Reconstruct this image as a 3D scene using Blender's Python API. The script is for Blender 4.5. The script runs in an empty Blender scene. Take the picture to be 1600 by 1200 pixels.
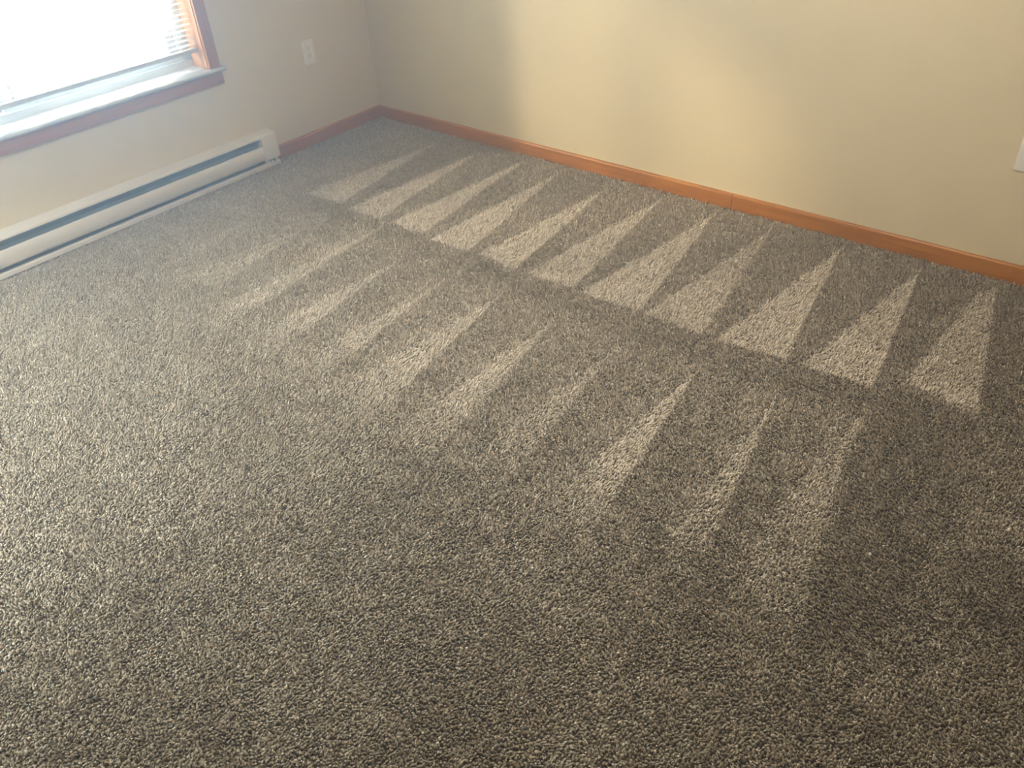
import bpy, math, random
import numpy as np
from mathutils import Matrix, Vector

random.seed(7)
rng = np.random.default_rng(11)
C = bpy.context.scene.collection
scene = bpy.context.scene

# ------------------------------------------------------------------ camera
cam_data = bpy.data.cameras.new('camera')
cam_data.sensor_fit = 'HORIZONTAL'
cam_data.sensor_width = 36.0
cam_data.lens = 36.0 * 1280.86 / 1600.0
cam_data.clip_start = 0.02
cam = bpy.data.objects.new('camera', cam_data)
C.objects.link(cam)
Rw = ((0.63440507, -0.77112249, -0.05385461),      # image right
      (-0.49633305, -0.35294195, -0.79314909),     # image down
      (0.59260755, 0.52990762, -0.60664174))       # view direction
m = Matrix(((Rw[0][0], -Rw[1][0], -Rw[2][0], -2.9929),
            (Rw[0][1], -Rw[1][1], -Rw[2][1], -3.5184),
            (Rw[0][2], -Rw[1][2], -Rw[2][2], 1.5500),
            (0, 0, 0, 1)))
cam.matrix_world = m
scene.camera = cam

# ------------------------------------------------------------------ light
scene.view_settings.view_transform = 'Standard'
scene.view_settings.look = 'None'
scene.view_settings.exposure = 0.57
scene.view_settings.gamma = 1.0
scene.view_settings.use_curve_mapping = False
scene.cycles.max_bounces = 8
scene.cycles.diffuse_bounces = 5
scene.cycles.use_denoising = True
scene.cycles.use_adaptive_sampling = False

SKY = 11.5
SKYS = 46.0
SUN = 6.6
ROOM = 36.0
GLARE_HAZE = 0.20
world = bpy.data.worlds.new('overcast_sky')
scene.world = world
world.use_nodes = True
wn = world.node_tree
for n in list(wn.nodes): wn.nodes.remove(n)
wo = wn.nodes.new('ShaderNodeOutputWorld')
bg = wn.nodes.new('ShaderNodeBackground')
bg.inputs[0].default_value = (0.66, 0.83, 1.0, 1)
bg.inputs[1].default_value = SKY
# the sky is brightest on the sun's side (+y)
tcw = wn.nodes.new('ShaderNodeTexCoord')
dt = wn.nodes.new('ShaderNodeVectorMath'); dt.operation = 'DOT_PRODUCT'; dt.inputs[1].default_value = (-0.35, 0.94, 0.0)
def wmap(src, f0, f1, t0, t1):
    r = wn.nodes.new('ShaderNodeMapRange'); r.interpolation_type = 'SMOOTHSTEP'
    for k_, v_ in zip(('From Min', 'From Max', 'To Min', 'To Max'), (f0, f1, t0, t1)): r.inputs[k_].default_value = v_
    wn.links.new(src, r.inputs['Value']); return r.outputs[0]
sx = wn.nodes.new('ShaderNodeSeparateXYZ')
wn.links.new(tcw.outputs['Generated'], dt.inputs[0]); wn.links.new(tcw.outputs['Generated'], sx.inputs[0])
front = wmap(dt.outputs['Value'], 0.45, 0.8, 1.5, SKY)
# other sides: low sky dimmed, overhead boosted to throw side light on the floor
back = wmap(dt.outputs['Value'], 0.45, 0.8, 1.0, 0.0)
high = wmap(sx.outputs['Z'], 0.36, 0.60, 0.0, SKYS)
ml = wn.nodes.new('ShaderNodeMath'); ml.operation = 'MULTIPLY_ADD'
wn.links.new(high, ml.inputs[0]); wn.links.new(back, ml.inputs[1]); wn.links.new(front, ml.inputs[2])
wn.links.new(ml.outputs[0], bg.inputs[1])
cm = wn.nodes.new('ShaderNodeMix'); cm.data_type = 'RGBA'
cm.inputs[6].default_value = (0.52, 0.75, 1.0, 1); cm.inputs[7].default_value = (0.76, 0.88, 0.98, 1)
wn.links.new(back, cm.inputs[0]); wn.links.new(cm.outputs[2], bg.inputs[0])
wn.links.new(bg.outputs[0], wo.inputs[0])

def lamp(name, kind, loc, energy, color, target=None, **kw):
    d = bpy.data.lights.new(name, kind)
    d.energy = energy; d.color = color
    for k, v in kw.items(): setattr(d, k, v)
    o = bpy.data.objects.new(name, d); C.objects.link(o)
    o.location = loc
    if target is not None:
        o.rotation_euler = (Vector(target) - Vector(loc)).to_track_quat('-Z', 'Y').to_euler()
    return o

# hazy sun low over the yard, shining in at 45 degrees past the window jamb
el = math.radians(23)
sd = Vector((math.cos(el) * 0.705, -math.cos(el) * 0.709, -math.sin(el)))
lamp('sun', 'SUN', (-4, 4, 3), SUN, (1.0, 0.97, 0.84), target=Vector((-4, 4, 3)) + sd, angle=math.radians(5.5))
# daylight entering through the window opening (portal sampling only, adds no light)
p = lamp('window_portal', 'AREA', (-1.788, 0.20, 1.23), 1.0, (1, 1, 1), target=(-1.788, -1.0, 1.23),
         shape='RECTANGLE', size=1.64, size_y=1.44)
p.data.cycles.is_portal = True
p2 = lamp('added_window_portal', 'AREA', (-4.10, -1.0, 1.175), 1.0, (1, 1, 1), target=(0, -1.0, 1.175),
          shape='RECTANGLE', size=1.5, size_y=1.65)  # portal for the added, unseen side window
p2.data.cycles.is_portal = True
# added fill light under the ceiling, unseen, brightens the carpet
lamp('added_fill_light', 'AREA', (-1.35, -2.45, 2.34), ROOM, (0.98, 0.98, 0.92), target=(-1.35, -2.45, 0),
     shape='DISK', size=0.26)

# ------------------------------------------------------------------ materials
def mat(name):
    mt = bpy.data.materials.new(name); mt.use_nodes = True
    nt = mt.node_tree
    return mt, nt, nt.nodes['Principled BSDF']

def N(nt, kind, **inp):
    n = nt.nodes.new(kind)
    for k, v in inp.items():
        if k in n.inputs.keys(): n.inputs[k].default_value = v
        else: setattr(n, k, v)
    return n

def simple(name, col, rough=0.5, spec=0.5, metal=0.0, noise=0.0, scale=60, bump=0.0):
    mt, nt, b = mat(name)
    b.inputs['Base Color'].default_value = (*col, 1)
    b.inputs['Roughness'].default_value = rough
    b.inputs['Specular IOR Level'].default_value = spec
    b.inputs['Metallic'].default_value = metal
    tc = N(nt, 'ShaderNodeTexCoord')
    nz = N(nt, 'ShaderNodeTexNoise', Scale=scale, Detail=4.0)
    nt.links.new(tc.outputs['Object'], nz.inputs['Vector'])
    if noise:
        rp = N(nt, 'ShaderNodeValToRGB')
        rp.color_ramp.elements[0].position = 0.3; rp.color_ramp.elements[1].position = 0.7
        rp.color_ramp.elements[0].color = (*[c * (1 - noise) for c in col], 1)
        rp.color_ramp.elements[1].color = (*[min(1, c * (1 + noise)) for c in col], 1)
        nt.links.new(nz.outputs['Fac'], rp.inputs['Fac'])
        nt.links.new(rp.outputs['Color'], b.inputs['Base Color'])
    if bump:
        bp = N(nt, 'ShaderNodeBump', Strength=bump, Distance=0.002)
        nt.links.new(nz.outputs['Fac'], bp.inputs['Height'])
        nt.links.new(bp.outputs['Normal'], b.inputs['Normal'])
    return mt

def wall_paint():
    mt, nt, b = mat('cream_wall_paint')
    tc = N(nt, 'ShaderNodeTexCoord')
    n1 = N(nt, 'ShaderNodeTexNoise', Scale=210.0, Detail=3.0)
    n2 = N(nt, 'ShaderNodeTexNoise', Scale=9.0, Detail=2.0)
    for n in (n1, n2): nt.links.new(tc.outputs['Object'], n.inputs['Vector'])
    rp = N(nt, 'ShaderNodeValToRGB')
    rp.color_ramp.elements[0].position = 0.35; rp.color_ramp.elements[1].position = 0.65
    rp.color_ramp.elements[0].color = (0.680, 0.607, 0.425, 1)
    rp.color_ramp.elements[1].color = (0.700, 0.627, 0.442, 1)
    nt.links.new(n2.outputs['Fac'], rp.inputs['Fac'])
    nt.links.new(rp.outputs['Color'], b.inputs['Base Color'])
    b.inputs['Roughness'].default_value = 0.62
    b.inputs['Specular IOR Level'].default_value = 0.3
    ad = N(nt, 'ShaderNodeMath', operation='MULTIPLY_ADD'); ad.inputs[1].default_value = 0.4
    nt.links.new(n2.outputs['Fac'], ad.inputs[0]); nt.links.new(n1.outputs['Fac'], ad.inputs[2])
    bp = N(nt, 'ShaderNodeBump', Strength=0.12, Distance=0.003)
    nt.links.new(ad.outputs[0], bp.inputs['Height'])
    nt.links.new(bp.outputs['Normal'], b.inputs['Normal'])
    return mt

def wood(name, c0, c1, axis):
    """grain drawn out along one axis"""
    mt, nt, b = mat(name)
    tc = N(nt, 'ShaderNodeTexCoord')
    mp = N(nt, 'ShaderNodeMapping')
    sc = [60, 60, 60]; sc[axis] = 2.2
    mp.inputs['Scale'].default_value = sc
    nt.links.new(tc.outputs['Object'], mp.inputs['Vector'])
    nz = N(nt, 'ShaderNodeTexNoise', Scale=1.6, Detail=6.0, Distortion=0.6)
    nt.links.new(mp.outputs[0], nz.inputs['Vector'])
    rp = N(nt, 'ShaderNodeValToRGB')
    rp.color_ramp.elements[0].position = 0.32; rp.color_ramp.elements[1].position = 0.68
    rp.color_ramp.elements[0].color = (*c0, 1); rp.color_ramp.elements[1].color = (*c1, 1)
    nt.links.new(nz.outputs['Fac'], rp.inputs['Fac'])
    nt.links.new(rp.outputs['Color'], b.inputs['Base Color'])
    b.inputs['Roughness'].default_value = 0.36
    bp = N(nt, 'ShaderNodeBump', Strength=0.1, Distance=0.001)
    nt.links.new(nz.outputs['Fac'], bp.inputs['Height'])
    nt.links.new(bp.outputs['Normal'], b.inputs['Normal'])
    return mt

def carpet_mat():
    mt, nt, b = mat('beige_carpet_yarn')
    at = N(nt, 'ShaderNodeAttribute', attribute_name='yarn')
    rp = N(nt, 'ShaderNodeValToRGB')
    e = rp.color_ramp.elements
    e[0].position = 0.0; e[0].color = (0.205, 0.160, 0.105, 1)
    e[1].position = 1.0; e[1].color = (0.88, 0.825, 0.725, 1)
    k = e.new(0.45); k.color = (0.44, 0.392, 0.308, 1)
    nt.links.new(at.outputs['Fac'], rp.inputs['Fac'])
    nt.links.new(rp.outputs['Color'], b.inputs['Base Color'])
    b.inputs['Roughness'].default_value = 0.85
    b.inputs['Specular IOR Level'].default_value = 0.25
    b.inputs['Sheen Weight'].default_value = 0.3
    b.inputs['Sheen Roughness'].default_value = 0.45
    out = nt.nodes['Material Output']
    tl = N(nt, 'ShaderNodeBsdfTranslucent')
    nt.links.new(rp.outputs['Color'], tl.inputs['Color'])
    mx = N(nt, 'ShaderNodeMixShader'); mx.inputs[0].default_value = 0.12
    nt.links.new(b.outputs[0], mx.inputs[1]); nt.links.new(tl.outputs[0], mx.inputs[2])
    nt.links.new(mx.outputs[0], out.inputs['Surface'])
    return mt

def carpet_back():
    mt, nt, b = mat('carpet_backing')
    tc = N(nt, 'ShaderNodeTexCoord')
    nz = N(nt, 'ShaderNodeTexNoise', Scale=170.0, Detail=3.0)
    nt.links.new(tc.outputs['Object'], nz.inputs['Vector'])
    rp = N(nt, 'ShaderNodeValToRGB')
    rp.color_ramp.elements[0].position = 0.35; rp.color_ramp.elements[1].position = 0.65
    rp.color_ramp.elements[0].color = (0.14, 0.11, 0.075, 1)
    rp.color_ramp.elements[1].color = (0.33, 0.275, 0.20, 1)
    nt.links.new(nz.outputs['Fac'], rp.inputs['Fac'])
    nt.links.new(rp.outputs['Color'], b.inputs['Base Color'])
    b.inputs['Roughness'].default_value = 0.95
    bp = N(nt, 'ShaderNodeBump', Strength=0.8, Distance=0.006)
    nt.links.new(nz.outputs['Fac'], bp.inputs['Height'])
    nt.links.new(bp.outputs['Normal'], b.inputs['Normal'])
    return mt

def marble():
    mt, nt, b = mat('white_cultured_marble')
    tc = N(nt, 'ShaderNodeTexCoord')
    mp = N(nt, 'ShaderNodeMapping'); mp.inputs['Scale'].default_value = (1.6, 7.0, 7.0); mp.inputs['Rotation'].default_value = (0, 0, 0.25)
    nz = N(nt, 'ShaderNodeTexNoise', Scale=3.0, Detail=5.0, Distortion=1.4)
    nt.links.new(tc.outputs['Object'], mp.inputs[0]); nt.links.new(mp.outputs[0], nz.inputs['Vector'])
    rp = N(nt, 'ShaderNodeValToRGB')
    e = rp.color_ramp.elements
    e[0].position = 0.44; e[0].color = (0.50, 0.51, 0.50, 1)
    e[1].position = 0.56; e[1].color = (0.53, 0.54, 0.53, 1)
    k = e.new(0.5); k.color = (0.36, 0.39, 0.40, 1)
    nt.links.new(nz.outputs['Fac'], rp.inputs['Fac']); nt.links.new(rp.outputs['Color'], b.inputs['Base Color'])
    b.inputs['Roughness'].default_value = 0.25
    return mt

def translucent_vinyl():
    mt, nt, b = mat('white_blind_slat')
    b.inputs['Base Color'].default_value = (0.90, 0.90, 0.88, 1); b.inputs['Roughness'].default_value = 0.4
    tl = N(nt, 'ShaderNodeBsdfTranslucent'); tl.inputs[0].default_value = (0.92, 0.92, 0.90, 1)
    mx = N(nt, 'ShaderNodeMixShader'); mx.inputs[0].default_value = 0.2
    nt.links.new(b.outputs[0], mx.inputs[1]); nt.links.new(tl.outputs[0], mx.inputs[2])
    nt.links.new(mx.outputs[0], nt.nodes['Material Output'].inputs['Surface'])
    return mt

def pane_mat():
    mt = bpy.data.materials.new('clear_window_glass'); mt.use_nodes = True
    nt = mt.node_tree
    for n in list(nt.nodes): nt.nodes.remove(n)
    out = N(nt, 'ShaderNodeOutputMaterial')
    mx = N(nt, 'ShaderNodeMixShader')
    tr = N(nt, 'ShaderNodeBsdfTransparent'); tr.inputs[0].default_value = (0.95, 0.97, 0.96, 1)
    gl = N(nt, 'ShaderNodeBsdfGlossy', Roughness=0.02)
    lw = N(nt, 'ShaderNodeLayerWeight', Blend=0.5)
    pw = N(nt, 'ShaderNodeMath', operation='POWER'); pw.inputs[1].default_value = 4.0
    fr = N(nt, 'ShaderNodeMath', operation='MULTIPLY_ADD'); fr.inputs[1].default_value = 0.8; fr.inputs[2].default_value = 0.03
    nt.links.new(lw.outputs['Facing'], pw.inputs[0]); nt.links.new(pw.outputs[0], fr.inputs[0])
    nt.links.new(fr.outputs[0], mx.inputs[0]); nt.links.new(tr.outputs[0], mx.inputs[1]); nt.links.new(gl.outputs[0], mx.inputs[2])
    nt.links.new(mx.outputs[0], out.inputs[0])
    return mt

M = dict(
    wall=wall_paint(),
    ceiling=simple('white_ceiling', (0.75, 0.73, 0.68), 0.9, noise=0.03, scale=90, bump=0.3),
    oak_y=wood('honey_oak_y', (0.34, 0.125, 0.014), (0.50, 0.205, 0.028), 1),
    oak_x=wood('honey_oak_x', (0.34, 0.125, 0.014), (0.50, 0.205, 0.028), 0),
    oak_z=wood('honey_oak_z', (0.34, 0.125, 0.014), (0.50, 0.205, 0.028), 2),
    jamb=wood('pale_oak_jamb', (0.62, 0.30, 0.12), (0.74, 0.38, 0.17), 2),
    sill=marble(),
    vinyl=simple('white_vinyl', (0.62, 0.64, 0.66), 0.35, noise=0.02, scale=20),
    slat=translucent_vinyl(),
    rail=simple('white_blind_rail', (0.60, 0.62, 0.64), 0.4, noise=0.02, scale=30),
    cord=simple('blind_cord', (0.78, 0.78, 0.76), 0.9, noise=0.05, scale=400),
    heater=simple('almond_white_enamel', (0.74, 0.73, 0.68), 0.38, noise=0.02, scale=14),
    dark=simple('heater_interior_metal', (0.36, 0.40, 0.43), 0.45, metal=0.3, noise=0.2, scale=300),
    plate=simple('white_plastic_plate', (0.83, 0.82, 0.77), 0.32, noise=0.01, scale=30),
    socket=simple('white_plastic_socket', (0.80, 0.79, 0.73), 0.4, noise=0.02, scale=50),
    slot=simple('dark_slot', (0.03, 0.028, 0.025), 0.7, noise=0.2, scale=200),
    metal=simple('screw_steel', (0.6, 0.58, 0.52), 0.35, metal=0.9, noise=0.1, scale=200),
    putty=simple('nail_putty', (0.80, 0.66, 0.46), 0.7, noise=0.1, scale=500),
    carpet=carpet_mat(), back=carpet_back(), glass=pane_mat(),
    ground=simple('pale_concrete_ground', (0.62, 0.60, 0.56), 0.9, noise=0.08, scale=3),
    lamp=simple('fill_lamp_glass', (0.8, 0.78, 0.72), 0.3, noise=0.01, scale=10),
    lint=simple('brown_lint', (0.16, 0.12, 0.08), 0.9, noise=0.3, scale=900),
)

# ------------------------------------------------------------------ mesh helpers
class MB:
    def __init__(s): s.v = []; s.f = []
    def add(s, vs, fs):
        b = len(s.v); s.v += [tuple(v) for v in vs]; s.f += [tuple(b + i for i in f) for f in fs]
    def box(s, lo, hi):
        (x0, y0, z0), (x1, y1, z1) = lo, hi
        s.add([(x0,y0,z0),(x1,y0,z0),(x1,y1,z0),(x0,y1,z0),(x0,y0,z1),(x1,y0,z1),(x1,y1,z1),(x0,y1,z1)],
              [(3,2,1,0),(4,5,6,7),(0,1,5,4),(1,2,6,5),(2,3,7,6),(3,0,4,7)])
        return s
    def prism(s, prof, axis, a, b):
        """extrude a closed 2-D profile along x (profile y,z) or y (profile x,z)"""
        n = len(prof)
        P = (lambda t, q: (t, q[0], q[1])) if axis == 'x' else (lambda t, q: (q[0], t, q[1]))
        vs = [P(a, q) for q in prof] + [P(b, q) for q in prof]
        fs = [(i, (i + 1) % n, n + (i + 1) % n, n + i) for i in range(n)]
        fs += [tuple(range(n - 1, -1, -1)), tuple(range(n, 2 * n))]
        s.add(vs, fs); return s
    def tube(s, pts, r, k=6):
        rings = []
        for i, p_ in enumerate(pts):
            p_ = Vector(p_)
            d = (Vector(pts[min(i + 1, len(pts) - 1)]) - Vector(pts[max(i - 1, 0)])).normalized()
            u = d.orthogonal().normalized(); w = d.cross(u)
            rings.append([p_ + r * (math.cos(2*math.pi*j/k) * u + math.sin(2*math.pi*j/k) * w) for j in range(k)])
        vs = [v for rr in rings for v in rr]; fs = []
        for i in range(len(pts) - 1):
            for j in range(k):
                fs.append((i*k + j, i*k + (j+1) % k, (i+1)*k + (j+1) % k, (i+1)*k + j))
        fs += [tuple(range(k - 1, -1, -1)), tuple(range((len(pts)-1)*k, len(pts)*k))]
        s.add(vs, fs); return s
    def build(s, name, mt, parent=None, bevel=0.0, seg=2, smooth=False):
        me = bpy.data.meshes.new(name)
        me.from_pydata(s.v, [], s.f); me.update()
        import bmesh
        bm = bmesh.new(); bm.from_mesh(me)
        bmesh.ops.recalc_face_normals(bm, faces=bm.faces)
        if bevel:
            es = [e for e in bm.edges if len(e.link_faces) == 2 and e.calc_face_angle(0) > 0.5]
            bmesh.ops.bevel(bm, geom=es, offset=bevel, segments=seg, profile=0.5, affect='EDGES', clamp_overlap=True)
        bm.to_mesh(me); bm.free()
        me.materials.append(mt)
        if smooth or bevel:
            me.shade_smooth()
            me.set_sharp_from_angle(angle=math.radians(40))
        o = bpy.data.objects.new(name, me); C.objects.link(o)
        if parent is not None: o.parent = parent
        return o

def tag(o, label=None, cat=None, group=None, kind=None):
    if label: o['label'] = label
    if cat: o['category'] = cat
    if group: o['group'] = group
    if kind: o['kind'] = kind
    return o

def empty(name, loc=(0, 0, 0)):
    o = bpy.data.objects.new(name, None); C.objects.link(o); o.location = loc
    o.empty_display_size = 0.05
    return o

def struct(o, label=None, cat=None):
    o['kind'] = 'structure'
    if label: o['label'] = label
    if cat: o['category'] = cat
    return o

# ------------------------------------------------------------------ room shell
XL, YB, ZC, T = -3.9, -4.7, 2.44, 0.16
WX0, WX1, WZ0, WZ1 = -2.61, -0.966, 0.49, 1.96     # rough window opening
struct(MB().box((XL - T, YB - T, -0.2), (T, T, -0.010)).build('floor', M['back']),
       'carpet backing over the room floor', 'floor')
struct(MB().box((XL - T, YB - T, ZC), (T, T, ZC + 0.15)).build('ceiling', M['ceiling']),
       'white ceiling of the room', 'ceiling')
struct(MB().box((0, YB - T, -0.012), (T, T, ZC)).build('wall_right', M['wall']),
       'plain cream wall to the right of the corner', 'wall')
w = MB()
w.box((XL - T, 0, -0.012), (WX0, T, ZC)); w.box((WX1, 0, -0.012), (0, T, ZC))
w.box((WX0, 0, -0.012), (WX1, T, WZ0)); w.box((WX0, 0, WZ1), (WX1, T, ZC))
struct(w.build('wall_left', M['wall']), 'cream window wall to the left of the corner', 'wall')
SY0, SY1, SZ0, SZ1 = -1.75, -0.25, 0.35, 2.0           # added window, unseen, in the side wall left of the view
w = MB()
w.box((XL - T, YB, -0.012), (XL, SY0, ZC)); w.box((XL - T, SY1, -0.012), (XL, 0, ZC))
w.box((XL - T, SY0, -0.012), (XL, SY1, SZ0)); w.box((XL - T, SY0, SZ1), (XL, SY1, ZC))
struct(w.build('wall_side', M['wall']), 'cream wall left of the camera', 'wall')
struct(MB().box((XL, YB - T, -0.012), (0, YB, ZC)).build('wall_back', M['wall']), 'cream wall behind the camera', 'wall')

# baseboards: flat board with eased top
def base_profile(d, h):
    return [(0, -0.010), (-d, -0.010), (-d, h - 0.014), (-d * 0.93, h - 0.007), (-d * 0.7, h - 0.002), (-d * 0.3, h), (0, h)]
BH = 0.064
bb = MB()
bb.prism(base_profile(0.012, BH), 'y', -2.1445, -0.0125)
bb.prism(base_profile(0.012, BH), 'y', YB, -2.1465)
br = struct(bb.build('baseboard_right', M['oak_y'], smooth=True), 'honey oak baseboard along the right wall', 'baseboard')
dots = MB()
for (y, z) in [(-1.710, 0.013), (-1.581, 0.016), (-1.643, 0.010), (-1.863, 0.022), (-3.205, 0.040)]:
    r = 0.0022
    dots.add([(-0.0124, y + r * math.cos(a), z + r * math.sin(a)) for a in [i * math.pi / 4 for i in range(8)]]
             + [(-0.0110, y + r * math.cos(a), z + r * math.sin(a)) for a in [i * math.pi / 4 for i in range(8)]],
             [tuple(range(8))] + [(i, (i+1) % 8, 8 + (i+1) % 8, 8 + i) for i in range(8)])
dots.build('nail_filler', M['putty'], br)['label'] = 'pale putty dots over nail holes'
bl = MB().prism(base_profile(0.012, BH), 'x', -0.742, 0.0)
struct(bl.build('baseboard_left', M['oak_x'], smooth=True), 'oak baseboard between the heater and the corner', 'baseboard')
bl2 = MB().prism(base_profile(0.012, BH), 'x', XL, -2.60)
struct(bl2.build('baseboard_left', M['oak_x'], smooth=True), 'oak baseboard left of the heater', 'baseboard')

# ------------------------------------------------------------------ window
win = struct(empty('window_1', (-1.788, 0, 0.507)), 'white vinyl slider window with oak trim and a white sill', 'window')
def wp(mb, name, mt, parent=None, **k):
    o = mb.build(name, mt, None, **k)
    o.parent = parent or win
    return o
bpy.context.view_layer.update()
def local(mb, org=(-1.788, 0, 0.507)):
    mb.v = [(a - org[0], b - org[1], c - org[2]) for a, b, c in mb.v]; return mb

CW, CT = 0.057, 0.016
ZS = 0.507
wp(local(MB().box((WX1 + 0.002, -CT, ZS), (WX1 + CW, 0.0, WZ1 + CW))), 'casing', M['oak_z'], bevel=0.003)
wp(local(MB().box((WX0 - CW, -CT, ZS), (WX0 - 0.002, 0.0, WZ1 + CW))), 'casing', M['oak_z'], bevel=0.003)
wp(local(MB().box((WX0 - 0.002, -CT, WZ1 + 0.002), (WX1 + 0.002, 0.0, WZ1 + CW))), 'casing', M['oak_x'], bevel=0.003)
# jamb liners
wp(local(MB().box((WX1 - 0.001, -0.001, ZS), (WX1 + 0.006, 0.108, WZ1))), 'jamb', M['jamb'])
wp(local(MB().box((WX0 - 0.006, -0.001, ZS), (WX0 + 0.001, 0.108, WZ1))), 'jamb', M['jamb'])
wp(local(MB().box((WX0, -0.001, WZ1 - 0.004), (WX1, 0.108, WZ1 + 0.004))), 'jamb', M['jamb'])
# sill board with horns and rounded nose, and the apron under it
s = MB()
s.prism([(0.110, ZS - 0.018), (-0.030, ZS - 0.018), (-0.036, ZS - 0.014), (-0.038, ZS - 0.009), (-0.036, ZS - 0.004), (-0.030, ZS), (0.110, ZS)],
        'x', WX0 + 0.0, WX1 - 0.0)
s.prism([(0.0, ZS - 0.018), (-0.030, ZS - 0.018), (-0.036, ZS - 0.014), (-0.038, ZS - 0.009), (-0.036, ZS - 0.004), (-0.030, ZS), (0.0, ZS)],
        'x', WX1, WX1 + CW + 0.015)
s.prism([(0.0, ZS - 0.018), (-0.030, ZS - 0.018), (-0.036, ZS - 0.014), (-0.038, ZS - 0.009), (-0.036, ZS - 0.004), (-0.030, ZS), (0.0, ZS)],
        'x', WX0 - CW - 0.015, WX0)
wp(local(s), 'sill', M['sill'], smooth=True)['label'] = 'white window sill board'
wp(local(MB().box((WX0 - CW, -CT, ZS - 0.018 - 0.056), (WX1 + CW, 0.0, ZS - 0.018))), 'apron', M['oak_x'], bevel=0.002)
# vinyl frame and two sashes
FY0, FY1 = 0.108, 0.175
fr = MB()
F = 0.034
fr.box((WX0, FY0, ZS - 0.02), (WX1, FY1, ZS + F)); fr.box((WX0, FY0, WZ1 - F), (WX1, FY1, WZ1))
fr.box((WX0, FY0, ZS + F), (WX0 + F, FY1, WZ1 - F)); fr.box((WX1 - F, FY0, ZS + F), (WX1, FY1, WZ1 - F))
wp(local(fr), 'window_frame', M['vinyl'], bevel=0.004)
def sash(x0, x1, y0, y1, sw=0.062):
    z0, z1 = ZS + F - 0.004, WZ1 - F + 0.004
    q = MB()
    for (a, b, c, d) in ((x0, x1, z0, z0 + 0.045), (x0, x1, z1 - 0.045, z1), (x0, x0 + sw, z0 + 0.045, z1 - 0.045), (x1 - sw, x1, z0 + 0.045, z1 - 0.045)):
        q.box((a, y0, c), (b, y1, d))
    so = wp(local(q), 'sash', M['vinyl'], bevel=0.003)
    # glazing bead, a lip standing a little proud round the pane
    b = MB(); t = 0.008
    ix0, ix1, iz0, iz1 = x0 + sw, x1 - sw, z0 + 0.045, z1 - 0.045
    for (a, b2, c, d) in ((ix0 - t, ix1 + t, iz0 - t, iz0 + 0.002), (ix0 - t, ix1 + t, iz1 - 0.002, iz1 + t), (ix0 - t, ix0 + 0.002, iz0, iz1), (ix1 - 0.002, ix1 + t, iz0, iz1)):
        b.box((a, y0 - 0.004, c), (b2, y0 + 0.004, d))
    bo = local(b).build('glazing_bead', M['vinyl'], so, bevel=0.0015)
    g = MB().box((ix0 - 0.004, (y0 + y1) / 2 - 0.002, iz0 - 0.004), (ix1 + 0.004, (y0 + y1) / 2 + 0.002, iz1 + 0.004))
    local(g).build('glass_pane', M['glass'], so)
sash(-1.815, WX1 - 0.036, 0.118, 0.140)
sash(WX0 + 0.036, -1.775, 0.146, 0.168)

# added window in the side wall, unseen, brings in fill daylight
w2 = struct(empty('added_window', (XL - 0.08, (SY0 + SY1) / 2, SZ0)), 'added unseen window in the side wall, brings in fill daylight', 'window')
O2 = (XL - 0.08, (SY0 + SY1) / 2, SZ0)
q = MB(); my = (SY0 + SY1) / 2
for (a, b, c, d) in ((SY0, SY1, SZ0, SZ0 + 0.05), (SY0, SY1, SZ1 - 0.05, SZ1), (SY0, SY0 + 0.05, SZ0 + 0.05, SZ1 - 0.05), (SY1 - 0.05, SY1, SZ0 + 0.05, SZ1 - 0.05), (my - 0.03, my + 0.03, SZ0 + 0.05, SZ1 - 0.05)):
    q.box((XL - 0.10, a, c), (XL - 0.05, b, d))
local(q, O2).build('window_frame', M['vinyl'], w2, bevel=0.003)
local(MB().box((XL - 0.078, SY0 + 0.04, SZ0 + 0.04), (XL - 0.072, SY1 - 0.04, SZ1 - 0.04)), O2).build('glass_pane', M['glass'], w2)

# ------------------------------------------------------------------ mini blind
BY = 0.045
BX0, BX1 = WX0 + 0.012, WX1 - 0.006
bo = tag(empty('mini_blind', (-1.788, BY, WZ1)), 'white horizontal mini blind lowered almost to the sill, slats open, inside the window recess', 'window blind')
def lb(mb): return local(mb, (-1.788, BY, WZ1))
RZ = 0.592
lb(MB().box((BX0, BY - 0.013, WZ1 - 0.03), (BX1, BY + 0.013, WZ1 - 0.004))).build('headrail', M['rail'], bo, bevel=0.002)
rail = MB().prism([(BY + 0.0125, RZ - 0.010), (BY + 0.010, RZ - 0.013), (BY - 0.010, RZ - 0.013), (BY - 0.0125, RZ - 0.010), (BY - 0.0125, RZ + 0.002), (BY - 0.009, RZ + 0.005), (BY + 0.009, RZ + 0.005), (BY + 0.0125, RZ + 0.002)], 'x', BX0, BX1)
lb(rail).build('bottom_rail', M['rail'], bo, smooth=True)
sl = MB()
pitch = 0.0212
nsl = int((WZ1 - 0.04 - RZ) / pitch)
slat_z = []
for i in range(nsl):
    z = RZ + 0.021 + i * pitch
    slat_z.append(z)
    tilt = math.radians(4 + random.uniform(-2.0, 2.0))
    hw, crown = 0.0125, 0.0018
    dz0 = dz1 = 0.0
    if i == 2: tilt = math.radians(-26)          # one slat sits tipped out of line
    if i == 7: tilt = math.radians(-9)
    secs = []
    nx = 9
    for k in range(nx):
        x = BX0 + (BX1 - BX0) * k / (nx - 1)
        sag = 0.0009 * math.sin(k * 1.7 + i)
        row = []
        for u in (-1, -0.5, 0, 0.5, 1):
            yy = u * hw; zz = crown * (1 - u * u)
            row.append((x, BY + yy * math.cos(tilt) - zz * math.sin(tilt), z + sag + yy * math.sin(tilt) + zz * math.cos(tilt)))
        secs.append(row)
    vs = [v for r_ in secs for v in r_]
    fs = [(k * 5 + j, k * 5 + j + 1, k * 5 + j + 6, k * 5 + j + 5) for k in range(nx - 1) for j in range(4)]
    sl.add(vs, fs)
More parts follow.
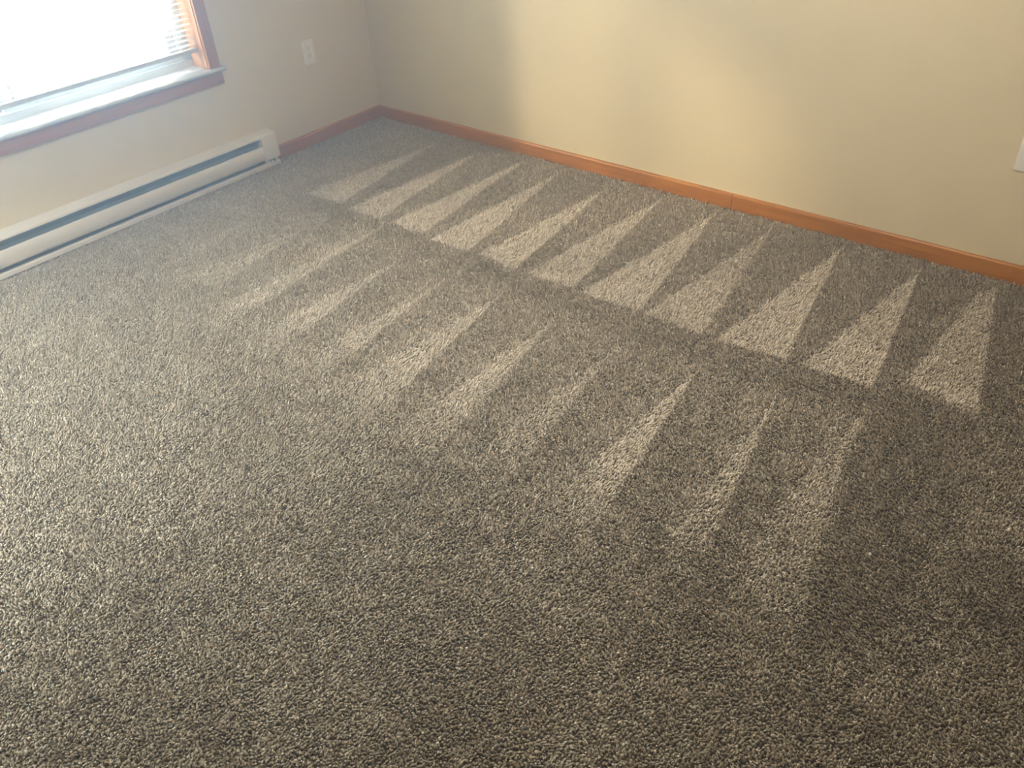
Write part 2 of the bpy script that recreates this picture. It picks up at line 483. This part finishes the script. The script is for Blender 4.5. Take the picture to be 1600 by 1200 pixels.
lb(sl).build('slats', M['slat'], bo, smooth=True)
for cx in (-1.049, -1.193, -1.658, -1.794, -2.10, -2.45):
    q = MB()
    for dy in (-0.0138, 0.0138):
        q.tube([(cx, BY + dy, RZ), (cx, BY + dy, WZ1 - 0.03)], 0.0014, 4)
    for z in slat_z:
        q.tube([(cx, BY - 0.0138, z - 0.001), (cx, BY + 0.0138, z - 0.001)], 0.0005, 4)
    q.tube([(cx + 0.003, BY, RZ), (cx + 0.003, BY, WZ1 - 0.03)], 0.0013, 4)
    q.box((cx - 0.004, BY - 0.006, RZ - 0.0155), (cx + 0.004, BY + 0.006, RZ - 0.012))
    lb(q).build('ladder_cord', M['cord'], bo)

# ------------------------------------------------------------------ baseboard heater
HX0, HX1 = -2.58, -0.744
ht = tag(empty('baseboard_heater', (HX1, 0, 0)), 'long white electric baseboard heater on the wall under the window', 'heater')
def lh(mb): return local(mb, (HX1, 0, 0))
Z1 = 0.164
EC = 0.084
# housing: back sheet, sloped top and the rolled top lip
hs = MB()
hs.prism([(-0.0005, 0.012), (-0.003, 0.012), (-0.003, Z1 + 0.001), (-0.052, Z1), (-0.064, Z1 - 0.003), (-0.0665, Z1 - 0.008), (-0.0665, Z1 - 0.0135),
          (-0.0650, Z1 - 0.0135), (-0.0650, Z1 - 0.008), (-0.060, Z1 - 0.0015), (-0.0005, Z1 + 0.003)][::-1], 'x', HX0 + 0.001, HX1 - 0.001)
lh(hs).build('housing', M['heater'], ht, smooth=True)
# front panel, bowed slightly
fp = MB().prism([(-0.0665, 0.112), (-0.0685, 0.108), (-0.0695, 0.080), (-0.0690, 0.050), (-0.0660, 0.0455), (-0.058, 0.0455), (-0.058, 0.047), (-0.0655, 0.0475), (-0.0675, 0.052), (-0.068, 0.080), (-0.0670, 0.106), (-0.062, 0.1105), (-0.056, 0.104), (-0.055, 0.105), (-0.061, 0.1125)],
                'x', HX0 + EC, HX1 - EC)
lh(fp).build('front_panel', M['heater'], ht, smooth=True)
# deflector visible in the top slot, fins behind, and lower tray
df = MB().prism([(-0.060, 0.149), (-0.030, 0.118), (-0.030, 0.060), (-0.032, 0.060), (-0.032, 0.117), (-0.062, 0.148)], 'x', HX0 + EC, HX1 - EC)
lh(df).build('deflector', M['dark'], ht)
fn = MB()
for i in range(150):
    x = HX0 + EC + 0.03 + i * (HX1 - HX0 - 2 * EC - 0.06) / 149
    fn.box((x - 0.0003, -0.057, 0.052), (x + 0.0003, -0.034, 0.102))
fn.tube([(HX0 + EC, -0.046, 0.077), (HX1 - EC, -0.046, 0.077)], 0.006, 8)
lh(fn).build('heating_element', M['dark'], ht)
tr = MB().prism([(-0.003, 0.012), (-0.045, 0.012), (-0.0615, 0.006), (-0.0625, 0.003), (-0.0640, 0.003), (-0.0645, 0.008), (-0.064, 0.020), (-0.060, 0.0225), (-0.050, 0.0235), (-0.050, 0.0225), (-0.0585, 0.0215), (-0.0625, 0.019), (-0.0628, 0.009), (-0.045, 0.014), (-0.003, 0.014)],
                'x', HX0 + 0.002, HX1 - 0.002)
lh(tr).build('bottom_tray', M['heater'], ht, smooth=True)
for (a, b) in ((HX1 - EC, HX1), (HX0, HX0 + EC)):
    e = MB().prism([(-0.001, 0.040), (-0.066, 0.040), (-0.0715, 0.0425), (-0.0720, 0.047), (-0.0715, 0.150), (-0.0685, 0.160), (-0.062, 0.1645), (-0.001, 0.1668)], 'x', a, b)
    ec = lh(e).build('end_cap', M['heater'], ht, bevel=0.0012)
    inner = a if b == HX1 else b
    nb = MB().box((a + 0.003, -0.052, 0.006), (b - 0.003, -0.003, 0.040))
    lh(nb).build('end_block', M['heater'], ec, bevel=0.001)
    nt_ = MB()
    nt_.box((a + 0.030, -0.0655, 0.006), (a + 0.032, -0.052, 0.034))
    nt_.box((b - 0.034, -0.0655, 0.006), (b - 0.032, -0.052, 0.034))
    lh(nt_).build('tray_bracket', M['dark'], ec)

# ------------------------------------------------------------------ outlets
def outlet(name, label, origin, rot):
    root = tag(empty(name, origin), label, 'electrical outlet', 'wall outlets')
    root.rotation_euler = (0, 0, rot)
    # local: plate in x-z, facing -y, centre at origin
    w2, h2 = 0.035, 0.0573
    pl = MB().box((-w2, -0.0055, -h2), (w2, 0.0, h2)).build('cover_plate', M['plate'], root, bevel=0.0032, seg=3)
    for sgn in (1, -1):
        cz = sgn * 0.0193
        prof = []
        R_, H_ = 0.0172, 0.0140
        for i in range(32):
            a = 2 * math.pi * i / 32
            prof.append((R_ * math.cos(a), cz + max(-H_, min(H_, R_ * math.sin(a)))))
        n = len(prof)
        rc = MB()
        rc.add([(x, -0.0050, z) for x, z in prof] + [(x, -0.0074, z) for x, z in prof],
               [(i, (i+1) % n, n + (i+1) % n, n + i) for i in range(n)] + [tuple(range(n - 1, -1, -1)), tuple(range(n, 2*n))])
        r = rc.build('receptacle', M['socket'], root)
        hl = MB()
        hl.box((-0.0075, -0.0078, cz + 0.000), (-0.0053, -0.0070, cz + 0.0085))
        hl.box((0.0053, -0.0078, cz + 0.001), (0.0075, -0.0070, cz + 0.0078))
        g = [(0.0026 * math.cos(2*math.pi*i/12), cz - 0.0065 + 0.0026 * math.sin(2*math.pi*i/12)) for i in range(12)]
        hl.add([(x, -0.0078, z) for x, z in g] + [(x, -0.0070, z) for x, z in g],
               [tuple(range(12))] + [(i, (i+1) % 12, 12 + (i+1) % 12, 12 + i) for i in range(12)])
        hl.build('slots', M['slot'], r)
    sc = [(0.0032 * math.cos(2*math.pi*i/16), 0.0032 * math.sin(2*math.pi*i/16)) for i in range(16)]
    s2 = MB()
    s2.add([(x, -0.0054, z) for x, z in sc] + [(x, -0.0068, z) for x, z in sc],
           [(i, (i+1) % 16, 16 + (i+1) % 16, 16 + i) for i in range(16)] + [tuple(range(16, 32))])
    s2.build('screw', M['metal'], root)
    return root
outlet('wall_outlet', 'white duplex outlet on the window wall, between window and room corner', (-0.4055, 0, 0.4425), 0)
outlet('wall_outlet', 'white outlet plate on the plain right wall, cut off by the photo edge', (0, -3.147, 0.4430), math.radians(-90))

# ------------------------------------------------------------------ added fill lamp, unseen (above the frame)
cl = tag(empty('added_fill_lamp', (-1.35, -2.45, ZC)), 'added unseen round white fill lamp above the carpet', 'ceiling lamp')
def disk(r0, r1, z0, z1, k=32):
    q = MB()
    q.add([(r0*math.cos(2*math.pi*i/k), r0*math.sin(2*math.pi*i/k), z0) for i in range(k)] + [(r1*math.cos(2*math.pi*i/k), r1*math.sin(2*math.pi*i/k), z1) for i in range(k)],
          [(i, (i+1) % k, k + (i+1) % k, k + i) for i in range(k)] + [tuple(range(k - 1, -1, -1)), tuple(range(k, 2*k))])
    return q
disk(0.19, 0.19, -0.025, 0.0).build('base_ring', M['lamp'], cl)
disk(0.14, 0.17, -0.07, -0.025).build('fill_lamp_shade', M['lamp'], cl)

# ------------------------------------------------------------------ outside
struct(MB().box((-16, T + 0.01, -0.75), (14, 26, -0.55)).build('ground', M['ground']), 'pale sunlit ground outside the window', 'ground')

struct(MB().box((-6.6, 0.0, -0.55), (XL - T - 0.01, T, 2.7)).build('sun_blocker_wall', M['ground']), 'added unseen outside wall that blocks sun from the added side window', 'wall')  # added unseen fin, keeps the sun out of the side window

# ------------------------------------------------------------------ carpet pile
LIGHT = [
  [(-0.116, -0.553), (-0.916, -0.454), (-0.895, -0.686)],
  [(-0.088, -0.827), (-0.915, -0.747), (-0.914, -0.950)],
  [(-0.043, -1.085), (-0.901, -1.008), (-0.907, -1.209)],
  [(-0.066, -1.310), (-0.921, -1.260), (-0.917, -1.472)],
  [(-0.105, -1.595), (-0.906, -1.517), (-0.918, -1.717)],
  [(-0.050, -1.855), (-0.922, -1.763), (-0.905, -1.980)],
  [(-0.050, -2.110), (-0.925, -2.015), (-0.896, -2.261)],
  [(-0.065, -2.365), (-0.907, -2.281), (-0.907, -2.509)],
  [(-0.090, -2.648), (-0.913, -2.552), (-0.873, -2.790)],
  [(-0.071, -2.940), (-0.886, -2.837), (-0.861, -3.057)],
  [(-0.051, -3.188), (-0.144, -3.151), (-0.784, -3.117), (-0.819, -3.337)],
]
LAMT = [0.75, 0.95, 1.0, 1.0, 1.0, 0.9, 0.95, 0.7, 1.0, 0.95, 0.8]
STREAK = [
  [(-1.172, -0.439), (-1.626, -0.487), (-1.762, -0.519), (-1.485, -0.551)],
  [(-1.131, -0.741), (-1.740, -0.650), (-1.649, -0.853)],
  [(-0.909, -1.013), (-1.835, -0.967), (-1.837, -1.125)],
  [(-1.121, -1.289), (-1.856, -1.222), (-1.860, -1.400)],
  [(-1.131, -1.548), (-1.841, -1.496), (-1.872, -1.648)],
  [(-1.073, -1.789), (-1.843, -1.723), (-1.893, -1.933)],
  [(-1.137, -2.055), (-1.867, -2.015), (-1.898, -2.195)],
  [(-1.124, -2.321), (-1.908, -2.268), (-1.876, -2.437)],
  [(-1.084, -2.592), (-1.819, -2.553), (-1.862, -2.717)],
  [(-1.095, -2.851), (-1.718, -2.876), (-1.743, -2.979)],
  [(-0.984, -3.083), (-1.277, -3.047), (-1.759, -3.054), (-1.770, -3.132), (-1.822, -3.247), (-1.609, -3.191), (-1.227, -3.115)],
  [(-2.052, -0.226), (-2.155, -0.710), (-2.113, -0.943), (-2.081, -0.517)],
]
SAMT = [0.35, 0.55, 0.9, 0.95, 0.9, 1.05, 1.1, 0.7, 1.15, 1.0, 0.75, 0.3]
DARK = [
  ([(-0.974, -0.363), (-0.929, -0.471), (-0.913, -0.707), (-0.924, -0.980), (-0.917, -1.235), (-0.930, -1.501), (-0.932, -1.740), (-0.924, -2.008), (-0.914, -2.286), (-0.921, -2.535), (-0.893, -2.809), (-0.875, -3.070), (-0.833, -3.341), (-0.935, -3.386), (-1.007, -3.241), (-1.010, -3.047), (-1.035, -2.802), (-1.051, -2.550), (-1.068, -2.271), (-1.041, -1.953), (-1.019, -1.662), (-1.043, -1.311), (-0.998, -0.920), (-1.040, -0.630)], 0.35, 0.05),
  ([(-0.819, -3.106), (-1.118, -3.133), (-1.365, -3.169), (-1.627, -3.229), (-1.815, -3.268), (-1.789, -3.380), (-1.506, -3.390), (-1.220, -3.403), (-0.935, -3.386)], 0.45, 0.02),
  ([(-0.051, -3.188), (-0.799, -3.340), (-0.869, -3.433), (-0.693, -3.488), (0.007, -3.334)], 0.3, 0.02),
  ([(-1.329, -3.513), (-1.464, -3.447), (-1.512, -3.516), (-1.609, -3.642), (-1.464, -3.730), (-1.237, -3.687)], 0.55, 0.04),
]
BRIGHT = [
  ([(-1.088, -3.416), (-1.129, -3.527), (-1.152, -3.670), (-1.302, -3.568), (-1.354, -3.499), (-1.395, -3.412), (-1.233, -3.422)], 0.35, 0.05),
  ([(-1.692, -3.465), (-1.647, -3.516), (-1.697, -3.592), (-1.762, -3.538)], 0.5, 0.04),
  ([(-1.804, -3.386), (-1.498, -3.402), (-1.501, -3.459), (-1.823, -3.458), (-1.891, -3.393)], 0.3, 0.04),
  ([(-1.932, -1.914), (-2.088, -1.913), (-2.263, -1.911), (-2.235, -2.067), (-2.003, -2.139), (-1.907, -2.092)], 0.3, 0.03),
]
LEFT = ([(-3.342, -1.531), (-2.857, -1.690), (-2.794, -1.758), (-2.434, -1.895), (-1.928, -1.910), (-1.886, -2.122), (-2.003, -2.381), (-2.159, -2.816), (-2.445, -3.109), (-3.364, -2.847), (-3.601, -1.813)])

def sdist(P, poly):
    """signed distance to a polygon, positive inside"""
    poly = np.array(poly); n = len(poly)
    best = np.full(len(P), 1e9); inside = np.zeros(len(P), bool)
    for i in range(n):
        a, b = poly[i], poly[(i + 1) % n]
        e = b - a; L = e @ e + 1e-12
        t = np.clip(((P - a) @ e) / L, 0, 1)
        d = np.hypot(*(P - (a + t[:, None] * e)).T)
        best = np.minimum(best, d)
        c = ((a[1] > P[:, 1]) != (b[1] > P[:, 1])) & (P[:, 0] < (b[0] - a[0]) * (P[:, 1] - a[1]) / (b[1] - a[1] + 1e-12) + a[0])
        inside ^= c
    return np.where(inside, best, -best)

def vnoise(P, s, seed):
    """smooth value noise"""
    g = np.random.default_rng(seed).random((64, 64))
    q = P * s; i = np.floor(q).astype(int); f = q - i; f = f * f * (3 - 2 * f)
    a = g[i[:, 0] % 64, i[:, 1] % 64]; b = g[(i[:, 0] + 1) % 64, i[:, 1] % 64]
    c = g[i[:, 0] % 64, (i[:, 1] + 1) % 64]; d = g[(i[:, 0] + 1) % 64, (i[:, 1] + 1) % 64]
    return (a * (1 - f[:, 0]) + b * f[:, 0]) * (1 - f[:, 1]) + (c * (1 - f[:, 0]) + d * f[:, 0]) * f[:, 1]

SP = 0.0050
xs = np.arange(-3.75, -0.008, SP); ys = np.arange(-4.35, -0.012, SP * 0.92)
gx, gy = np.meshgrid(xs, ys)
gx = gx + (np.arange(len(ys)) % 2)[:, None] * SP * 0.5
P = np.stack([gx.ravel(), gy.ravel()], 1)
P += rng.normal(0, SP * 0.27, P.shape)
# only where the photograph (or a view a step to its side) can see the pile
px, py = P[:, 0], P[:, 1]
keep = (px < -0.0135) & (py < -0.0135)
keep &= ~((px < -0.742) & (px > -2.58) & (py > -0.050))
rel = np.stack([px + 2.9929, py + 3.5184, np.full(len(P), -1.55)], 1)
R3 = np.array(Rw); cc = rel @ R3.T
u = 1280.86 * cc[:, 0] / np.maximum(cc[:, 2], 0.05); v = 1280.86 * cc[:, 1] / np.maximum(cc[:, 2], 0.05)
keep &= (cc[:, 2] > 0.3) & (np.abs(u) < 1000) & (v < 780)
P = P[keep]; n = len(P)

def soft(d, w): return np.clip(d / w + 0.5, 0, 1)
nap_and_falloff = np.zeros(n) - 0.12
row1 = soft(P[:, 0] + 0.915, 0.03)
nap_and_falloff -= 0.20 * row1 * soft(-P[:, 1] - 0.45, 0.2)
lm = np.zeros(n)
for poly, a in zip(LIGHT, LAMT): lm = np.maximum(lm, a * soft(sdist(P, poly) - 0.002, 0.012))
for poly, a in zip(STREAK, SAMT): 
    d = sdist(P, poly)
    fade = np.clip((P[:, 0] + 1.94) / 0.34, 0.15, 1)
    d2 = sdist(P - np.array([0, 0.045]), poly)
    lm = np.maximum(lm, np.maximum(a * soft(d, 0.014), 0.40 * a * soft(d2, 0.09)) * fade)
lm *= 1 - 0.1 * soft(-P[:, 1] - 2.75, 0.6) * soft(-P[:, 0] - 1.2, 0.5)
nap_and_falloff = nap_and_falloff * (1 - lm) + 1.05 * lm
for poly, a, w_ in DARK: nap_and_falloff -= a * soft(sdist(P, poly), w_)
for poly, a, w_ in BRIGHT: nap_and_falloff += 0.6 * a * soft(sdist(P, poly), 3 * w_)
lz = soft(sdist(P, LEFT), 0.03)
nap_and_falloff -= 0.20 * lz
nap_and_falloff += 0.12 * soft(-P[:, 0] - 1.8 + 0.25 * (P[:, 1] + 1.5), 0.6)
nap_and_falloff -= 0.42 * soft(-P[:, 1] - 2.75, 1.2)  # darker towards the camera side: light falloff put into the pile tone
nap_and_falloff -= 0.10 * soft(1.9 - np.hypot(P[:, 0] + 2.99, P[:, 1] + 3.52), 0.8)  # extra darkening near the camera, also light falloff in the pile tone
nap_and_falloff += 0.22 * soft(-P[:, 0] - 1.9, 0.5)
nap_and_falloff += 0.28 * (vnoise(P, 5.0, 3) - 0.5) + 0.18 * (vnoise(P, 14.0, 4) - 0.5)
nap_and_falloff = np.clip(nap_and_falloff, -1, 1.25)

# each tuft: a leaning yarn end.  brushed towards the window or away from it
ang = 2 * math.pi * vnoise(P, 24.0, 8) * 1.3 + rng.normal(0, 0.9, n)
lean_dir = np.array([-0.55, 0.83])           # towards the light
loc_dir = np.stack([np.cos(ang), np.sin(ang)], 1)
H = 0.0118 * (1 + 0.30 * rng.normal(0, 1, n)) * (0.88 + 0.24 * vnoise(P, 90.0, 5))
Lm = -0.0052 * nap_and_falloff
top = lean_dir[None] * Lm[:, None] + loc_dir * (0.0032 + 0.0008 * rng.normal(0, 1, n))[:, None]
flat = soft(-P[:, 0] - 1.75 + 0.12 * (P[:, 1] + 1.5), 0.5) * soft(P[:, 1] + 3.3, 0.9)   # pile pressed down towards the door
top += np.array([0.15, -0.99])[None] * (0.0048 * flat)[:, None]
H *= 1 - 0.18 * flat
rad = SP * 0.64 * (1 + 0.18 * rng.normal(0, 1, n))
phi = rng.random(n) * 2 * math.pi
K = 4
rings = [(0.0, 0.75, 0.0), (0.55, 1.0, 0.45), (0.88, 0.66, 0.85)]
verts = []
for (h, rr, lf) in rings:
    for j in range(K):
        a = phi + 2 * math.pi * j / K + h * 0.8
        verts.append(np.stack([P[:, 0] + top[:, 0] * lf + rad * rr * np.cos(a), P[:, 1] + top[:, 1] * lf + rad * rr * np.sin(a), H * h - 0.0115], 1))
verts.append(np.stack([P[:, 0] + top[:, 0], P[:, 1] + top[:, 1], H - 0.0105], 1))
V = np.stack(verts, 1)                       # n, 13, 3
nv = V.shape[1]
faces = []
for r_ in range(2):
    for j in range(K):
        faces.append((r_*K + j, r_*K + (j+1) % K, (r_+1)*K + (j+1) % K, (r_+1)*K + j))
quads = np.array(faces)
tris = np.array([(2*K + j, 2*K + (j+1) % K, 3*K) for j in range(K)])
V[:, :, 0] = np.minimum(V[:, :, 0], -0.0118)
V[:, :, 1] = np.minimum(V[:, :, 1], -0.0118)
off = (np.arange(n) * nv)[:, None, None]
Q = (quads[None] + off).reshape(n, -1); Tt = (tris[None] + off).reshape(n, -1)
loops = np.concatenate([Q, Tt], 1).ravel().astype(np.int32)
nf = len(quads) + len(tris)
sizes = np.tile(np.array([4] * len(quads) + [3] * len(tris)), n)
starts = np.concatenate([[0], np.cumsum(sizes)[:-1]]).astype(np.int32)
me = bpy.data.meshes.new('carpet_pile')
me.vertices.add(n * nv); me.vertices.foreach_set('co', V.reshape(-1).astype(np.float32))
me.loops.add(len(loops)); me.loops.foreach_set('vertex_index', loops)
me.polygons.add(n * nf); me.polygons.foreach_set('loop_start', starts)
me.polygons.foreach_set('use_smooth', np.ones(n * nf, dtype=bool))
me.update(calc_edges=True)
yarn = 0.43 + 0.20 * rng.normal(0, 1, n) + 0.32 * nap_and_falloff  # brush marks and painted light falloff both tint the yarn colour
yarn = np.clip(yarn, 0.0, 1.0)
hh = np.array([-0.10] * K + [0.0] * K + [0.05] * K + [0.09])  # darker roots, lighter tips: shade between tufts put into the colour
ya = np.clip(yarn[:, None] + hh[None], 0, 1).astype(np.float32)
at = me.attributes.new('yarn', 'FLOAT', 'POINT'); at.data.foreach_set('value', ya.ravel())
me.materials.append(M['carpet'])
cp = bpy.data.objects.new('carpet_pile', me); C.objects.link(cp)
tag(cp, 'beige cut-pile carpet with wedge-shaped vacuum marks covering the room floor', 'carpet', kind='stuff')
print('tufts', n)

# added scattering volume filling the room, stands in for lens glare around the window
if GLARE_HAZE > 0:
    hm = bpy.data.materials.new('glare_scatter'); hm.use_nodes = True
    nt = hm.node_tree
    for n_ in list(nt.nodes): nt.nodes.remove(n_)
    o_ = N(nt, 'ShaderNodeOutputMaterial')
    vs_ = N(nt, 'ShaderNodeVolumeScatter', Density=GLARE_HAZE, Anisotropy=0.72)
    vs_.inputs['Color'].default_value = (0.55, 0.77, 1.0, 1)
    nt.links.new(vs_.outputs[0], o_.inputs['Volume'])
    hz = MB().box((XL + 0.01, YB + 0.01, 0.03), (-0.05, -0.08, ZC - 0.12)).build('glare_haze', hm)
    tag(hz, 'thin bluish volume added in place of lens glare around the window', 'glare_haze', kind='stuff')

# small fluff lying on the pile near the second row of marks
lf = MB()
for k in range(7):
    a = random.random() * 6.28
    pts = [(0.012 * t * math.cos(a + t) + 0.003 * math.sin(5*t + k), 0.012 * t * math.sin(a + t), 0.0095 + 0.004 * math.sin(3 * t)) for t in (0, .3, .6, 1.0)]
    lf.tube(pts, 0.0009, 5)
lo = lf.build('lint', M['lint'])
lo.location = (-0.508, -1.366, -0.007)
tag(lo, 'tiny brown bit of lint on a light vacuum mark near the right wall', 'lint')
